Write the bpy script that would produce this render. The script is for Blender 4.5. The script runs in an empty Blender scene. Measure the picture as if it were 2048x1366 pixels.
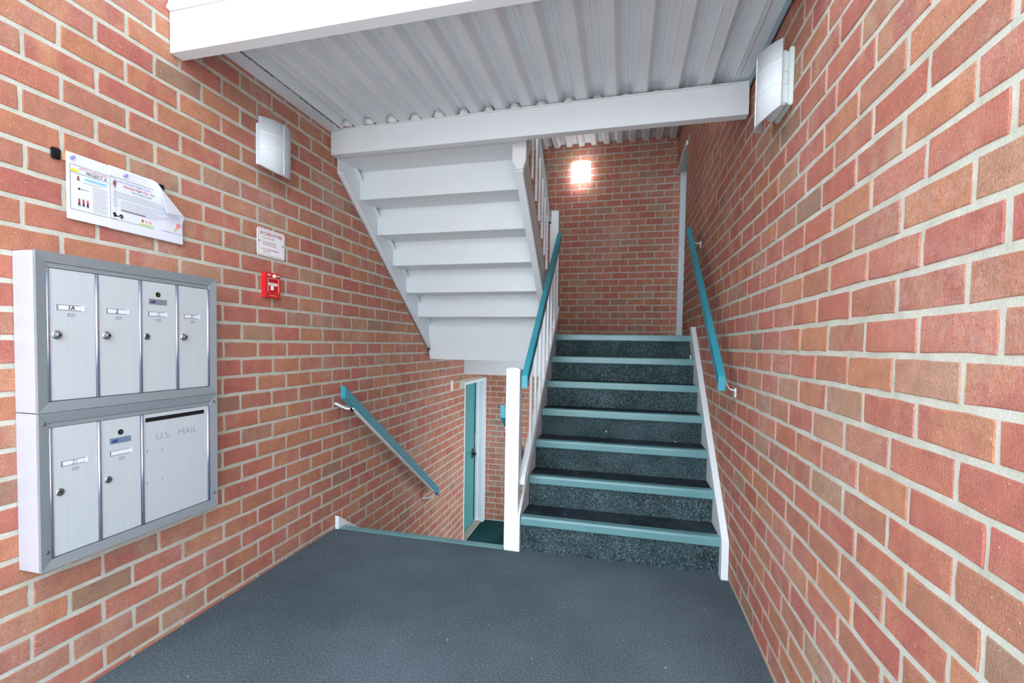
import bpy, bmesh, math, random
from mathutils import Vector, Matrix
random.seed(7)
C = bpy.context.scene.collection

# ------------------------------------------------------------------ camera
CAM_Z = 1.16
def cam_axes(yaw, pitch, roll):
    r = Vector((math.cos(yaw), math.sin(yaw), 0)); f = Vector((-math.sin(yaw), math.cos(yaw), 0)); u = Vector((0, 0, 1))
    f2 = f * math.cos(pitch) - u * math.sin(pitch); u2 = u * math.cos(pitch) + f * math.sin(pitch)
    return r * math.cos(roll) + u2 * math.sin(roll), u2 * math.cos(roll) - r * math.sin(roll), f2
cam_d = bpy.data.cameras.new('camera'); cam = bpy.data.objects.new('camera', cam_d); C.objects.link(cam)
ar, au, af = cam_axes(.2546, .0368, .0153)
cam.matrix_world = Matrix(((ar.x, au.x, -af.x, 0), (ar.y, au.y, -af.y, 0), (ar.z, au.z, -af.z, CAM_Z), (0, 0, 0, 1)))
cam_d.sensor_fit = 'HORIZONTAL'; cam_d.sensor_width = 36; cam_d.lens = 950.8 / 2048 * 36
cam_d.shift_x = 27 / 2048; cam_d.shift_y = 41 / 2048; cam_d.clip_start = .02; cam_d.clip_end = 200
bpy.context.scene.camera = cam

# ------------------------------------------------------------------ daylight and exposure
W = bpy.data.worlds.new('sky'); bpy.context.scene.world = W; W.use_nodes = True
bg = W.node_tree.nodes['Background']; bg.inputs[0].default_value = (.80, .91, 1.0, 1); bg.inputs[1].default_value = 2.0
vs = bpy.context.scene.view_settings
vs.view_transform = 'Standard'; vs.look = 'None'; vs.gamma = 1; vs.use_curve_mapping = False; vs.exposure = 1.64

# ------------------------------------------------------------------ material helpers
def lin(c):
    return tuple((x / 255 / 12.92 if x <= 10 else ((x / 255 + .055) / 1.055) ** 2.4) for x in c) + (1,)
class NT:
    def __init__(s, name):
        s.m = bpy.data.materials.new(name); s.m.use_nodes = True; s.t = s.m.node_tree; s.b = s.t.nodes['Principled BSDF']
    def n(s, kind, **kw):
        nd = s.t.nodes.new(kind)
        for k, v in kw.items(): setattr(nd, k, v)
        return nd
    def l(s, a, b): s.t.links.new(a, b)
    def math(s, op, a, b=None, c=None):
        nd = s.n('ShaderNodeMath', operation=op)
        for i, x in enumerate((a, b, c)):
            if x is None: continue
            if isinstance(x, (int, float)): nd.inputs[i].default_value = x
            else: s.l(x, nd.inputs[i])
        return nd.outputs[0]
    def mix(s, fac, a, b, mode='MIX'):
        nd = s.n('ShaderNodeMix', data_type='RGBA', blend_type=mode)
        for i, x in ((0, fac), (6, a), (7, b)):
            if isinstance(x, (int, float, tuple)): nd.inputs[i].default_value = x
            else: s.l(x, nd.inputs[i])
        return nd.outputs[2]
    def noise(s, scale, vec=None, detail=3, rough=.5):
        nd = s.n('ShaderNodeTexNoise'); nd.inputs['Scale'].default_value = scale; nd.inputs['Detail'].default_value = detail
        nd.inputs['Roughness'].default_value = rough
        if vec is not None: s.l(vec, nd.inputs['Vector'])
        return nd.outputs[0]
    def ramp(s, fac, stops, interp='LINEAR'):
        nd = s.n('ShaderNodeValToRGB'); r = nd.color_ramp; r.interpolation = interp
        while len(r.elements) < len(stops): r.elements.new(.5)
        for e, (p, c) in zip(r.elements, stops): e.position = p; e.color = c if isinstance(c, tuple) else (c, c, c, 1)
        s.l(fac, nd.inputs[0]); return nd.outputs[0]
    def pos(s): return s.n('ShaderNodeNewGeometry').outputs['Position']
    def bump(s, h, strength=.3, dist=.002):
        nd = s.n('ShaderNodeBump'); nd.inputs['Strength'].default_value = strength; nd.inputs['Distance'].default_value = dist
        s.l(h, nd.inputs['Height']); s.l(nd.outputs[0], s.b.inputs['Normal'])
    def col(s, c):
        if isinstance(c, tuple): s.b.inputs['Base Color'].default_value = c
        else: s.l(c, s.b.inputs['Base Color'])
    def set(s, rough=.5, metal=0, spec=.5):
        s.b.inputs['Roughness'].default_value = rough; s.b.inputs['Metallic'].default_value = metal
        s.b.inputs['Specular IOR Level'].default_value = spec
        return s.m

ORANGE = [(190, 122, 88), (178, 114, 88), (194, 126, 92), (183, 118, 94)]; RED = [(190, 110, 88), (192, 113, 93), (184, 102, 84)]; TAN = [(184, 132, 104), (176, 132, 106), (156, 119, 96)]
def brick_mat(name, mix):
    k = NT(name); geo = k.n('ShaderNodeNewGeometry'); oi = k.n('ShaderNodeObjectInfo')
    r = k.math('FRACT', k.math('ADD', geo.outputs['Random Per Island'], oi.outputs['Random']))
    r2 = k.math('FRACT', k.math('MULTIPLY', r, 37.7)); r3 = k.math('FRACT', k.math('MULTIPLY', r, 91.3))
    stops = []; p = 0
    for cols, share in zip((ORANGE, RED, TAN), mix):
        for c in cols: stops.append((p, lin(c))); p += share / len(cols)
    base = k.ramp(r, stops, 'CONSTANT')
    sp = k.n('ShaderNodeSeparateXYZ'); k.l(geo.outputs['Position'], sp.inputs[0])
    h = k.math('ADD', sp.outputs[0], sp.outputs[1]); off = k.math('MULTIPLY', r2, 40)
    cb = k.n('ShaderNodeCombineXYZ'); k.l(k.math('MULTIPLY', h, 16), cb.inputs[0]); k.l(k.math('MULTIPLY', sp.outputs[2], 7), cb.inputs[1]); k.l(off, cb.inputs[2])
    band = k.noise(1.0, cb.outputs[0], 2, .5)
    flash = k.ramp(band, [(.44, 0), (.62, 1)])
    amt = k.math('MULTIPLY', flash, k.ramp(r3, [(.25, 0), (.8, .75)]))
    c = k.mix(amt, base, lin((180, 90, 84)))
    pale = k.ramp(band, [(.25, 1), (.42, 0)])
    c = k.mix(k.math('MULTIPLY', pale, k.math('MULTIPLY', r2, .55)), c, lin((200, 144, 112)))
    fine = k.noise(240, geo.outputs['Position'], 5, .8)
    c = k.mix(.95, c, k.ramp(fine, [(.28, (.52, .5, .48, 1)), (.5, (1, 1, 1, 1)), (.70, (1.5, 1.52, 1.55, 1))]), 'MULTIPLY')
    blotch = k.noise(22, geo.outputs['Position'], 3, .6)
    c = k.mix(.8, c, k.ramp(blotch, [(.3, (.82, .80, .79, 1)), (.7, (1.16, 1.17, 1.18, 1))]), 'MULTIPLY')
    pit = k.noise(110, geo.outputs['Position'], 2, .5)
    c = k.mix(k.ramp(pit, [(.70, 0), (.76, .55)]), c, lin((96, 60, 48)))
    # lime bloom and paint flecks, strongest in drifting patches
    salt = k.math('MULTIPLY', k.ramp(k.noise(2.3, geo.outputs['Position'], 3, .6), [(.48, 0), (.72, .5)]), k.ramp(k.noise(60, geo.outputs['Position'], 3, .7), [(.35, 0), (.7, 1)]))
    c = k.mix(salt, c, lin((214, 188, 182)))
    fleck = k.ramp(k.noise(170, geo.outputs['Position'], 1, .4), [(.765, 0), (.785, .9)])
    c = k.mix(fleck, c, lin((232, 222, 214)))
    c = k.mix(.16, c, lin((176, 158, 146)))
    k.col(c)
    st = k.n('ShaderNodeCombineXYZ'); k.l(k.math('MULTIPLY', h, 420), st.inputs[0]); k.l(k.math('MULTIPLY', sp.outputs[2], 120), st.inputs[1]); k.l(off, st.inputs[2])
    k.bump(k.math('ADD', k.noise(1, st.outputs[0], 3, .6), k.math('MULTIPLY', fine, 1.1)), .75, .003)
    return k.set(.9, 0, .2)
def mortar_mat():
    k = NT('mortar'); p = k.pos()
    c = k.ramp(k.noise(14, p, 4, .6), [(.3, lin((180, 178, 164))), (.7, lin((201, 200, 189)))])
    c = k.mix(.5, c, k.ramp(k.noise(300, p, 2), [(.3, (.75, .75, .74, 1)), (.7, (1.15, 1.15, 1.15, 1))]), 'MULTIPLY')
    k.col(c); k.bump(k.math('ADD', k.noise(260, p, 3, .6), k.math('MULTIPLY', k.noise(40, p, 2), 2)), .4, .002)
    return k.set(.95, 0, .1)
def paint_mat(name, rgb, rough=.35, var=.04, bumps=.06, chips=None):
    k = NT(name); p = k.pos()
    a = lin(rgb); lo = tuple(x * (1 - var * 2) for x in a[:3]) + (1,)
    c = k.ramp(k.noise(5, p, 4, .6), [(.3, lo), (.6, a)])
    if chips:
        c = k.mix(k.ramp(k.noise(75, p, 3, .6), [(.71, 0), (.73, 1)]), c, lin(chips))
    k.col(c); k.bump(k.noise(70, p, 3, .5), bumps, .002)
    return k.set(rough, 0, .5)
def carpet_mat(name, dark, light, speck, speck_amt, patch=1.6):
    k = NT(name); p = k.pos()
    c = k.ramp(k.noise(patch, p, 4, .6), [(.34, lin(dark)), (.68, lin(light))])
    c = k.mix(.8, c, k.ramp(k.noise(150, p, 5, .85), [(.30, (.25, .26, .28, 1)), (.5, (1, 1, 1, 1)), (.70, (2.2, 2.2, 2.2, 1))]), 'MULTIPLY')
    sp = k.math('MULTIPLY', k.ramp(k.noise(150, p, 3, .8), [(.53, 0), (.66, 1)]), k.ramp(k.noise(6, p, 3, .6), [(.3, speck_amt * .35), (.65, speck_amt)]))
    c = k.mix(sp, c, lin(speck))
    c = k.mix(k.ramp(k.noise(48, p, 1, .3), [(.80, 0), (.82, .8)]), c, lin((190, 195, 196)))
    k.col(c); k.bump(k.noise(230, p, 4, .8), .9, .004)
    return k.set(1, 0, .05)
def metal_mat(name, rgb, rough, metal, brushed=True):
    k = NT(name); p = k.pos()
    mp = k.n('ShaderNodeMapping'); mp.inputs['Scale'].default_value = (220, 220, 2.5); k.l(p, mp.inputs[0])
    g = k.noise(1, mp.outputs[0], 3, .6)
    a = lin(rgb); k.col(k.ramp(g, [(.25, tuple(x * .93 for x in a[:3]) + (1,)), (.75, a)]) if brushed else a)
    if brushed: k.bump(g, .05, .0005)
    return k.set(rough, metal, .5)
def flat_mat(name, rgb, rough=.6, metal=0, emit=0):
    k = NT(name); k.col(lin(rgb))
    if emit: k.b.inputs['Emission Color'].default_value = (1, .985, .95, 1); k.b.inputs['Emission Strength'].default_value = emit
    return k.set(rough, metal, .4)
def shade_mat(name, emit=0):
    k = NT(name); k.col(lin((232, 238, 244))); k.b.inputs['Subsurface Weight'].default_value = .0
    k.b.inputs['Transmission Weight'].default_value = .25
    if emit: k.b.inputs['Emission Color'].default_value = (1, .97, .92, 1); k.b.inputs['Emission Strength'].default_value = emit
    return k.set(.45, 0, .4)

M = dict(
    brick=brick_mat('orange_red_brick', (.60, .25, .15)), brick_red=brick_mat('rosy_red_brick', (.34, .53, .13)), mortar=mortar_mat(),
    white=paint_mat('white_paint', (229, 234, 238), .38, .012, .03), white_worn=paint_mat('worn_white_paint', (238, 240, 242), .4, .03, .1, (120, 116, 112)),
    deck=paint_mat('deck_paint', (221, 228, 234), .42, .012, .02),
    teal=paint_mat('teal_paint', (52, 148, 166), .3, .06, .05), teal_door=paint_mat('teal_door_paint', (62, 152, 150), .35, .05),
    carpet=carpet_mat('slate_carpet', (76, 88, 96), (104, 117, 126), (150, 162, 170), .3, .8),
    riser=carpet_mat('riser_carpet', (40, 56, 60), (66, 84, 90), (176, 188, 192), .6, 4),
    tread=carpet_mat('tread_carpet', (34, 44, 50), (56, 68, 76), (120, 130, 138), .25, 4),
    green=carpet_mat('basement_carpet', (28, 62, 66), (44, 84, 88), (90, 120, 124), .2, 3),
    nosing=paint_mat('nosing_vinyl', (104, 148, 152), .24, .06, .05),
    alu=metal_mat('aluminium_trim', (172, 182, 190), .38, .55), alu_door=metal_mat('aluminium_door', (214, 222, 227), .36, .3),
    alu_side=metal_mat('aluminium_side', (188, 187, 198), .45, .15), bead=metal_mat('polished_bead', (176, 178, 200), .22, .8, False),
    steel=metal_mat('steel', (150, 152, 154), .3, .9, False), black=flat_mat('black_plastic', (18, 20, 24), .35), dark=flat_mat('dark_void', (8, 8, 9), .8),
    brass=flat_mat('worn_brass', (140, 120, 60), .4, .6), red=flat_mat('red_enamel', (206, 32, 40), .35), cream=flat_mat('cream_plastic', (236, 228, 212), .5),
    paper=flat_mat('paper', (216, 218, 228), .8), ink=flat_mat('black_ink', (40, 40, 48), .8), redink=flat_mat('red_ink', (186, 60, 72), .8),
    blueink=flat_mat('blue_ink', (110, 140, 200), .8), bluebox=flat_mat('pale_blue_ink', (140, 190, 240), .8), yellow=flat_mat('highlighter', (240, 240, 70), .8),
    greenink=flat_mat('green_ink', (170, 200, 140), .8), tealink=flat_mat('teal_ink', (110, 150, 160), .8), grayink=flat_mat('grey_ink', (150, 152, 160), .8),
    pink=flat_mat('pink_ink', (236, 140, 160), .8), tan=flat_mat('tan_ink', (222, 176, 130), .8), brown=flat_mat('brown_ink', (140, 90, 80), .8),
    purple=flat_mat('purple_plastic', (150, 140, 220), .35), cork=flat_mat('cork', (206, 164, 120), .9), signwhite=flat_mat('sign_enamel', (238, 238, 240), .35),
    plate=flat_mat('maker_plate', (150, 150, 140), .45, .4), plateblue=flat_mat('blue_plate', (120, 140, 165), .45, .3), navy=flat_mat('navy_ink', (40, 50, 130), .6),
    shade=shade_mat('acrylic_shade'), shade_lit=shade_mat('lit_acrylic_shade', 1.8), tube=flat_mat('lit_tube', (255, 255, 250), .5, 0, 7.0), tube_off=flat_mat('unlit_tube', (240, 242, 242), .4),
    concrete=paint_mat('concrete', (214, 210, 204), .9, .08, .3), flashing=paint_mat('weathered_flashing', (150, 172, 186), .5, .15, .3, (70, 80, 86)),
    threshold=flat_mat('threshold', (200, 190, 172), .5, .3), clear=flat_mat('clear_acrylic', (206, 216, 212), .2), sealant=paint_mat('white_sealant', (236, 236, 234), .8, .04, .6),
)

# ------------------------------------------------------------------ geometry helpers
class MB:
    def __init__(s): s.v = []; s.f = []
    def add(s, vs, fs):
        o = len(s.v); s.v += [tuple(v) for v in vs]; s.f += [tuple(i + o for i in f) for f in fs]; return s
    def box(s, x0, x1, y0, y1, z0, z1):
        return s.add([(x0, y0, z0), (x1, y0, z0), (x1, y1, z0), (x0, y1, z0), (x0, y0, z1), (x1, y0, z1), (x1, y1, z1), (x0, y1, z1)],
                     [(3, 2, 1, 0), (4, 5, 6, 7), (0, 1, 5, 4), (1, 2, 6, 5), (2, 3, 7, 6), (3, 0, 4, 7)])
    def prism(s, poly, a, b, axis='x'):
        n = len(poly)
        def P(t, p): return (t, p[0], p[1]) if axis == 'x' else ((p[0], t, p[1]) if axis == 'y' else (p[0], p[1], t))
        vs = [P(a, p) for p in poly] + [P(b, p) for p in poly]
        return s.add(vs, [tuple(range(n))[::-1], tuple(range(n, 2 * n))] + [(i, (i + 1) % n, n + (i + 1) % n, n + i) for i in range(n)])
    def bar(s, x0, x1, y0, z0, y1, z1, h):          # sloping bar with plumb-cut ends, z = underside
        return s.prism([(y0, z0), (y1, z1), (y1, z1 + h), (y0, z0 + h)], x0, x1, 'x')
    def lathe(s, prof, c, axis, n=16):              # prof: (radius, height) along axis from c
        ax = {'x': (Vector((1, 0, 0)), Vector((0, 1, 0)), Vector((0, 0, 1))), 'y': (Vector((0, 1, 0)), Vector((0, 0, 1)), Vector((1, 0, 0))), 'z': (Vector((0, 0, 1)), Vector((1, 0, 0)), Vector((0, 1, 0)))}[axis]
        vs = []; fs = []; c = Vector(c); m = len(prof)
        for r, h in prof:
            for i in range(n):
                t = 2 * math.pi * i / n; vs.append(c + ax[0] * h + (ax[1] * math.cos(t) + ax[2] * math.sin(t)) * r)
        for j in range(m - 1):
            for i in range(n): fs.append((j * n + i, j * n + (i + 1) % n, (j + 1) * n + (i + 1) % n, (j + 1) * n + i))
        fs += [tuple(range(n))[::-1], tuple(range((m - 1) * n, m * n))]
        return s.add(vs, fs)
    def tube(s, pts, r, n=8):
        pts = [Vector(p) for p in pts]; vs = []; fs = []
        for i, p in enumerate(pts):
            d = (pts[min(i + 1, len(pts) - 1)] - pts[max(i - 1, 0)]).normalized()
            a = d.cross(Vector((0, 0, 1)) if abs(d.z) < .9 else Vector((1, 0, 0))).normalized(); b = d.cross(a)
            for k in range(n):
                t = 2 * math.pi * k / n; vs.append(p + (a * math.cos(t) + b * math.sin(t)) * r)
        for i in range(len(pts) - 1):
            for k in range(n): fs.append((i * n + k, i * n + (k + 1) % n, (i + 1) * n + (k + 1) % n, (i + 1) * n + k))
        fs += [tuple(range(n))[::-1], tuple(range((len(pts) - 1) * n, len(pts) * n))]
        return s.add(vs, fs)
    def mesh(s, name, mat, bevel=0, smooth=False):
        me = bpy.data.meshes.new(name); me.from_pydata(s.v, [], s.f); me.materials.append(M[mat])
        bm = bmesh.new(); bm.from_mesh(me); bmesh.ops.recalc_face_normals(bm, faces=bm.faces)
        if bevel:
            es = [e for e in bm.edges if len(e.link_faces) == 2 and e.calc_face_angle(0) > .5]
            bmesh.ops.bevel(bm, geom=es, offset=bevel, segments=2, affect='EDGES', clamp_overlap=True)
        if smooth:
            for f in bm.faces: f.smooth = True
        bm.to_mesh(me); bm.free(); return me
    def build(s, name, mat, parent=None, bevel=0, smooth=False):
        return link(name, s.mesh(name, mat, bevel, smooth), parent)
def link(name, data, parent=None):
    o = bpy.data.objects.new(name, data); C.objects.link(o)
    if parent is not None: o.parent = parent
    return o
def tag(o, label=None, cat=None, group=None, kind=None):
    for k, v in (('label', label), ('category', cat), ('group', group), ('kind', kind)):
        if v: o[k] = v
    return o
def thing(name, label, cat, loc=(0, 0, 0), group=None):
    o = link(name, None); o.location = loc; return tag(o, label, cat, group)
class At:                                           # builds parts in world coordinates under an Empty placed at the thing's base
    def __init__(s, root): s.root = root
    def __call__(s, mb, name, mat, parent=None, bevel=0, smooth=False):
        o = s.root.location; q = MB(); q.v = [(v[0] - o.x, v[1] - o.y, v[2] - o.z) for v in mb.v]; q.f = mb.f
        return q.build(name, mat, parent or s.root, bevel, smooth)
def wall_text(txt, name, size, mat, parent, y, z, x, align='LEFT', offset=0, shear=0, sx=1, origin=(0, 0, 0)):
    cu = bpy.data.curves.new(name, 'FONT'); cu.body = txt; cu.size = size; cu.align_x = align; cu.offset = offset; cu.shear = shear; cu.resolution_u = 3
    tmp = bpy.data.objects.new('tmp_text', cu); C.objects.link(tmp)
    me = bpy.data.meshes.new_from_object(tmp.evaluated_get(bpy.context.evaluated_depsgraph_get()))
    bpy.data.objects.remove(tmp); bpy.data.curves.remove(cu)
    me.materials.clear(); me.materials.append(M[mat])
    me.transform(Matrix(((0, 0, 1, x - origin[0]), (sx, 0, 0, y - origin[1]), (0, 1, 0, z - origin[2]), (0, 0, 0, 1))))
    me.name = name
    return link(name, me, parent)

# ------------------------------------------------------------------ dimensions
XL, XR = -1.7035, .5385
YB, YBL = 5.60, 5.85            # wall behind the upper landing, wall of the basement lobby
ZU, ZD = 1.246, -1.11           # upper landing, basement lobby
YF = .1                        # where the side walls begin
ZT = 5.0                        # walls carried up to an added, unseen slab that blocks overhead sky light

# ------------------------------------------------------------------ brick walls
def brick_shape(L, H, rnd):
    e = .0019; per = []
    nl = 3
    for i in range(nl): per.append((-L / 2 + L * i / nl, -H / 2))
    for i in range(2): per.append((L / 2, -H / 2 + H * i / 2))
    for i in range(nl): per.append((L / 2 - L * i / nl, H / 2))
    for i in range(2): per.append((-L / 2, H / 2 - H * i / 2))
    n = len(per); per = [(u + rnd.uniform(-e, e), v + rnd.uniform(-e, e)) for u, v in per]
    back = [(u, v, -.016) for u, v in per]; mid = [(u, v, -.0016 + rnd.uniform(-.0005, .0005)) for u, v in per]
    fr = [(u - (1 if u > 0 else -1) * min(.0022, L * .1), v * (1 - .005 / H), rnd.uniform(-.0003, .0005)) for u, v in per]
    vs = back + mid + fr; fs = []
    for j in range(2):
        for i in range(n): fs.append((j * n + i, j * n + (i + 1) % n, (j + 1) * n + (i + 1) % n, (j + 1) * n + i))
    fs.append(tuple(range(2 * n, 3 * n)))
    return vs, fs
def make_wall(name, frame, urange, zrange, course, length, zph, uphase, holes, seen, limit=300, joint=(.0125, .0145), thick=.11, seed=1, mat='brick'):
    """frame(u, z, n) -> world point, n outward; bed joints at zph + k*course; head joints at uphase[k & 1] + i*length; seen(u, z) ranks pieces"""
    rnd = random.Random(seed)
    us = sorted({urange[0], urange[1], *[h[i] for h in holes for i in (0, 1)]}); zs = sorted({zrange[0], zrange[1], *[h[i] for h in holes for i in (2, 3)]})
    us = [u for u in us if urange[0] <= u <= urange[1]]; zs = [z for z in zs if zrange[0] <= z <= zrange[1]]
    wb = MB()
    for a, b in zip(us, us[1:]):
        for c, d in zip(zs, zs[1:]):
            if any(h[0] <= (a + b) / 2 <= h[1] and h[2] <= (c + d) / 2 <= h[3] for h in holes): continue
            p = [frame(u, z, n) for n in (-.0020, -thick) for u, z in ((a, c), (b, c), (b, d), (a, d))]
            wb.add(p, [(0, 1, 2, 3), (7, 6, 5, 4), (0, 4, 5, 1), (1, 5, 6, 2), (2, 6, 7, 3), (3, 7, 4, 0)])
    wall = wb.build(name, 'mortar'); tag(wall, kind='structure')
    cells = []
    k = math.floor((zrange[0] - zph) / course)
    while zph + k * course < zrange[1] - .01:
        z0 = max(zph + k * course + joint[1] / 2, zrange[0]); z1 = min(zph + (k + 1) * course - joint[1] / 2, zrange[1]); zb0, zb1 = z0, z1
        ph = uphase[k & 1]; i = math.floor((urange[0] - ph) / length); wob = rnd.uniform(-.006, .006)
        while ph + i * length < urange[1] - .01:
            u0 = ph + i * length + joint[0] / 2 + wob; u1 = ph + (i + 1) * length - joint[0] / 2 + wob + rnd.uniform(-.0015, .0015)
            segs = [(max(u0, urange[0]), min(u1, urange[1]), z0, z1)]
            for h in holes:
                ns = []
                for a, b, c, d in segs:
                    if b <= h[0] or a >= h[1] or d <= h[2] or c >= h[3]: ns.append((a, b, c, d)); continue
                    if c < h[2] - .004: ns.append((a, b, c, h[2]))
                    elif d > h[3] + .004: ns.append((a, b, h[3], d))
                    else:
                        if a < h[0]: ns.append((a, h[0], c, d))
                        if b > h[1]: ns.append((h[1], b, c, d))
                segs = ns
            cells += [s for s in segs if s[1] - s[0] > .012 and s[3] - s[2] > .01]
            i += 1
        k += 1
    cells.sort(key=lambda s: -seen((s[0] + s[1]) / 2, (s[2] + s[3]) / 2))
    FL, FH = length - joint[0], course - joint[1]
    O = frame(0, 0, 0); eu = frame(1, 0, 0) - O; ez = frame(0, 1, 0) - O; en = frame(0, 0, 1) - O
    def to_mesh(L, H):
        v, f = brick_shape(L, H, rnd); m = bpy.data.meshes.new('brick'); m.from_pydata([tuple(eu * a + ez * b + en * c) for a, b, c in v], [], f); m.materials.append(M[mat])
        return m
    variants = [to_mesh(FL, FH) for _ in range(14)]
    rest = MB()
    for n, (a, b, c, d) in enumerate(cells):
        w = frame((a + b) / 2, (c + d) / 2, rnd.uniform(-.0012, .0012))
        full = abs((b - a) - FL) < .004 and abs((d - c) - FH) < .004
        if n < limit and seen((a + b) / 2, (c + d) / 2) > 0:
            o = link('brick', rnd.choice(variants) if full else to_mesh(b - a, d - c), wall); o.location = w
        else:
            v, f = brick_shape(b - a, d - c, rnd); rest.add([w + eu * p + ez * q + en * r for p, q, r in v], f)
    if rest.v:
        r = rest.build('brick_field', mat, wall); tag(r, kind='stuff')
    return wall
def size_seen(px, py, nx, ny, ok):
    def f(u, z):
        p = Vector((px(u), py(u), z)) - Vector((0, 0, CAM_Z)); dist = p.length
        if not ok(u, z): return -1
        return abs(p.x * nx + p.y * ny) / dist ** 3
    return f
CO = .0813; BL = .2045
make_wall('wall_left', lambda u, z, n: Vector((XL + n, u, z)), (YF, 5.95), (ZD, ZT), CO, BL, 1.158, (1.825, 1.722), [(5.06, 5.83, ZD, .74), (5.0, 5.95, 1.03, ZU - .02)][:1],
          size_seen(lambda u: XL, lambda u: u, 1, 0, lambda u, z: u > .86 and z < 2.62 + max(0, (u - 2.5)) * .0 and (z > -.05 or u > 2.6) and z < 1.16 + 1.02 * u), seed=3)
make_wall('wall_right', lambda u, z, n: Vector((XR - n, u, z)), (YF, YB + .0), (-.1, ZT), CO, BL, 1.2304, (.944, 1.07), [(4.78, YB + .1, ZU, 3.085)],
          size_seen(lambda u: XR, lambda u: u, 1, 0, lambda u, z: u > .76 and z > 0 and z < 2.5 + max(0, u - 2.4) * .35 and z < 1.16 + .64 * u and z > 1.16 - .60 * u), seed=5, mat='brick_red')
make_wall('wall_back', lambda u, z, n: Vector((u, YB - n, z)), (XL, .70), (ZU - .08, ZT), .0744, .186, 1.5515, (-.615, -.522), [],
          size_seen(lambda u: u, lambda u: YB, 0, 1, lambda u, z: u > -1.05 and z < 3.48), seed=8, joint=(.010, .0115), mat='brick_red')
make_wall('wall_basement', lambda u, z, n: Vector((u, YBL - n, z)), (XL - .1, .70), (ZD, 1.03), .0719, .18, .701, (-1.63, -1.54), [],
          size_seen(lambda u: u, lambda u: YBL, 0, 1, lambda u, z: u < -.5 and z < .9), seed=9, joint=(.009, .011))

# ------------------------------------------------------------------ floors, ground, slabs
def struct(mb, name, mat, bevel=0): return tag(mb.build(name, mat, None, bevel), kind='structure')
struct(MB().box(XL - .02, XR + .02, YF, 2.605, -.12, 0), 'floor', 'carpet')
struct(MB().box(XL - .12, XR + .1, 4.0, YBL + .02, ZD - .1, ZD), 'floor_basement', 'green')
struct(MB().box(XL - .02, XR + .12, 3.99, YB + .02, 1.15, ZU), 'floor_landing', 'tread')
struct(MB().box(XL - .02, XR + .02, 1.50, 2.53, 2.455, 2.54), 'floor_walkway', 'concrete')
struct(MB().box(-14, 14, -26, YF, -.2, -.03), 'ground', 'concrete')
struct(MB().box(XL - .3, XR + .3, YF - .3, YBL + .2, ZT, ZT + .15), 'ceiling_sky_block', 'deck')  # added out-of-view slab, shuts off zenith sky so daylight comes from the front

# ------------------------------------------------------------------ ribbed steel decks
def deck(name, x0, x1, y0, y1, z, tilt, pitch, phase, plugs):
    L0 = MB().box(0, x1 - x0, 0, y1 - y0, .040, .046); o = L0.build(name, 'deck'); tag(o, kind='structure')
    o.location = (x0, y0, z); o.rotation_euler = (0, tilt, 0)
    fl, d, tw = .053, .036, .048; rec = pitch - fl
    s = (rec - tw) / 2; g = .004
    # one corrugation: half flange, edge bead, sloped side, recess top, sloped side, bead, half flange
    pr = [(-pitch / 2, 0), (-rec / 2 - .007, 0), (-rec / 2 - .004, -.0025), (-rec / 2 + .001, 0), (-rec / 2 + s, d), (-.008, d), (-.005, d - g), (.005, d - g), (.008, d), (rec / 2 - s, d), (rec / 2 - .001, 0), (rec / 2 + .004, -.0025), (rec / 2 + .007, 0), (pitch / 2, 0)]
    poly = pr + [(a, b + .0022) for a, b in reversed(pr)]
    ln = y1 - y0; me = MB().prism(poly, 0, ln, 'y').mesh('deck_rib', 'deck')
    n0 = math.ceil((x0 + pitch / 2 - phase) / pitch); n1 = math.floor((x1 - pitch / 2 - phase) / pitch)
    rnd = random.Random(4)
    for n in range(n0, n1 + 1):
        r = link('deck_rib', me, o); r.location = (phase + n * pitch - x0, 0, 0)
        if plugs:
            q = MB(); w = rnd.uniform(.024, .030)
            prof = [(-w, .0), (-w * .9, .012), (-w * .6, d * .92), (w * .7, d * .95), (w, .014), (w, .001)]
            q.prism([(a + rnd.uniform(-.002, .002), b) for a, b in prof], ln - rnd.uniform(.022, .032), ln - .002, 'y')
            p = q.build('sealant_plug', 'sealant', o, .004, True); p.location = (phase + n * pitch - x0, 0, 0)
    lo = phase + n0 * pitch - pitch / 2; hi = phase + n1 * pitch + pitch / 2
    MB().box(0, lo - x0 + .004, 0, ln, .0, .0022).build('edge_strip', 'deck', o)
    if x1 - hi > .004: MB().box(hi - x0 - .004, x1 - x0, 0, ln, .0, .0022).build('edge_strip', 'deck', o)
    return o
dk = deck('ceiling', XL, XR - .012, 1.53, 2.50, 2.411, math.atan2(.036, 2.24), .1415, -.155, True)
MB().prism([(.0, -.012), (.085, -.012), (.085, -.0085), (.0035, -.0085), (.0035, .02), (0, .02)], 0, .97, 'y').build('ledger_angle', 'deck', dk)
MB().box(2.243 - .016, 2.243 - .010, 0, .97, -.034, .030).build('edge_flashing', 'flashing', dk)
rc = random.Random(11); ck = MB(); yy = .05
while yy < .94:
    st_ = rc.uniform(.006, .02); w_ = rc.choice((.0006, .0008, .0012, .0022)); xo = .0865 + rc.uniform(-.0012, .0012)
    if rc.random() < .8: ck.box(xo - w_, xo + w_, yy, yy + st_, -.0126, -.0118)
    yy += st_
ck.build('paint_crack', 'dark', dk)
deck('ceiling_landing', XL, XR + .1, 3.98, YB, 3.455, .004, .1415, -.155, False)

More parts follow.
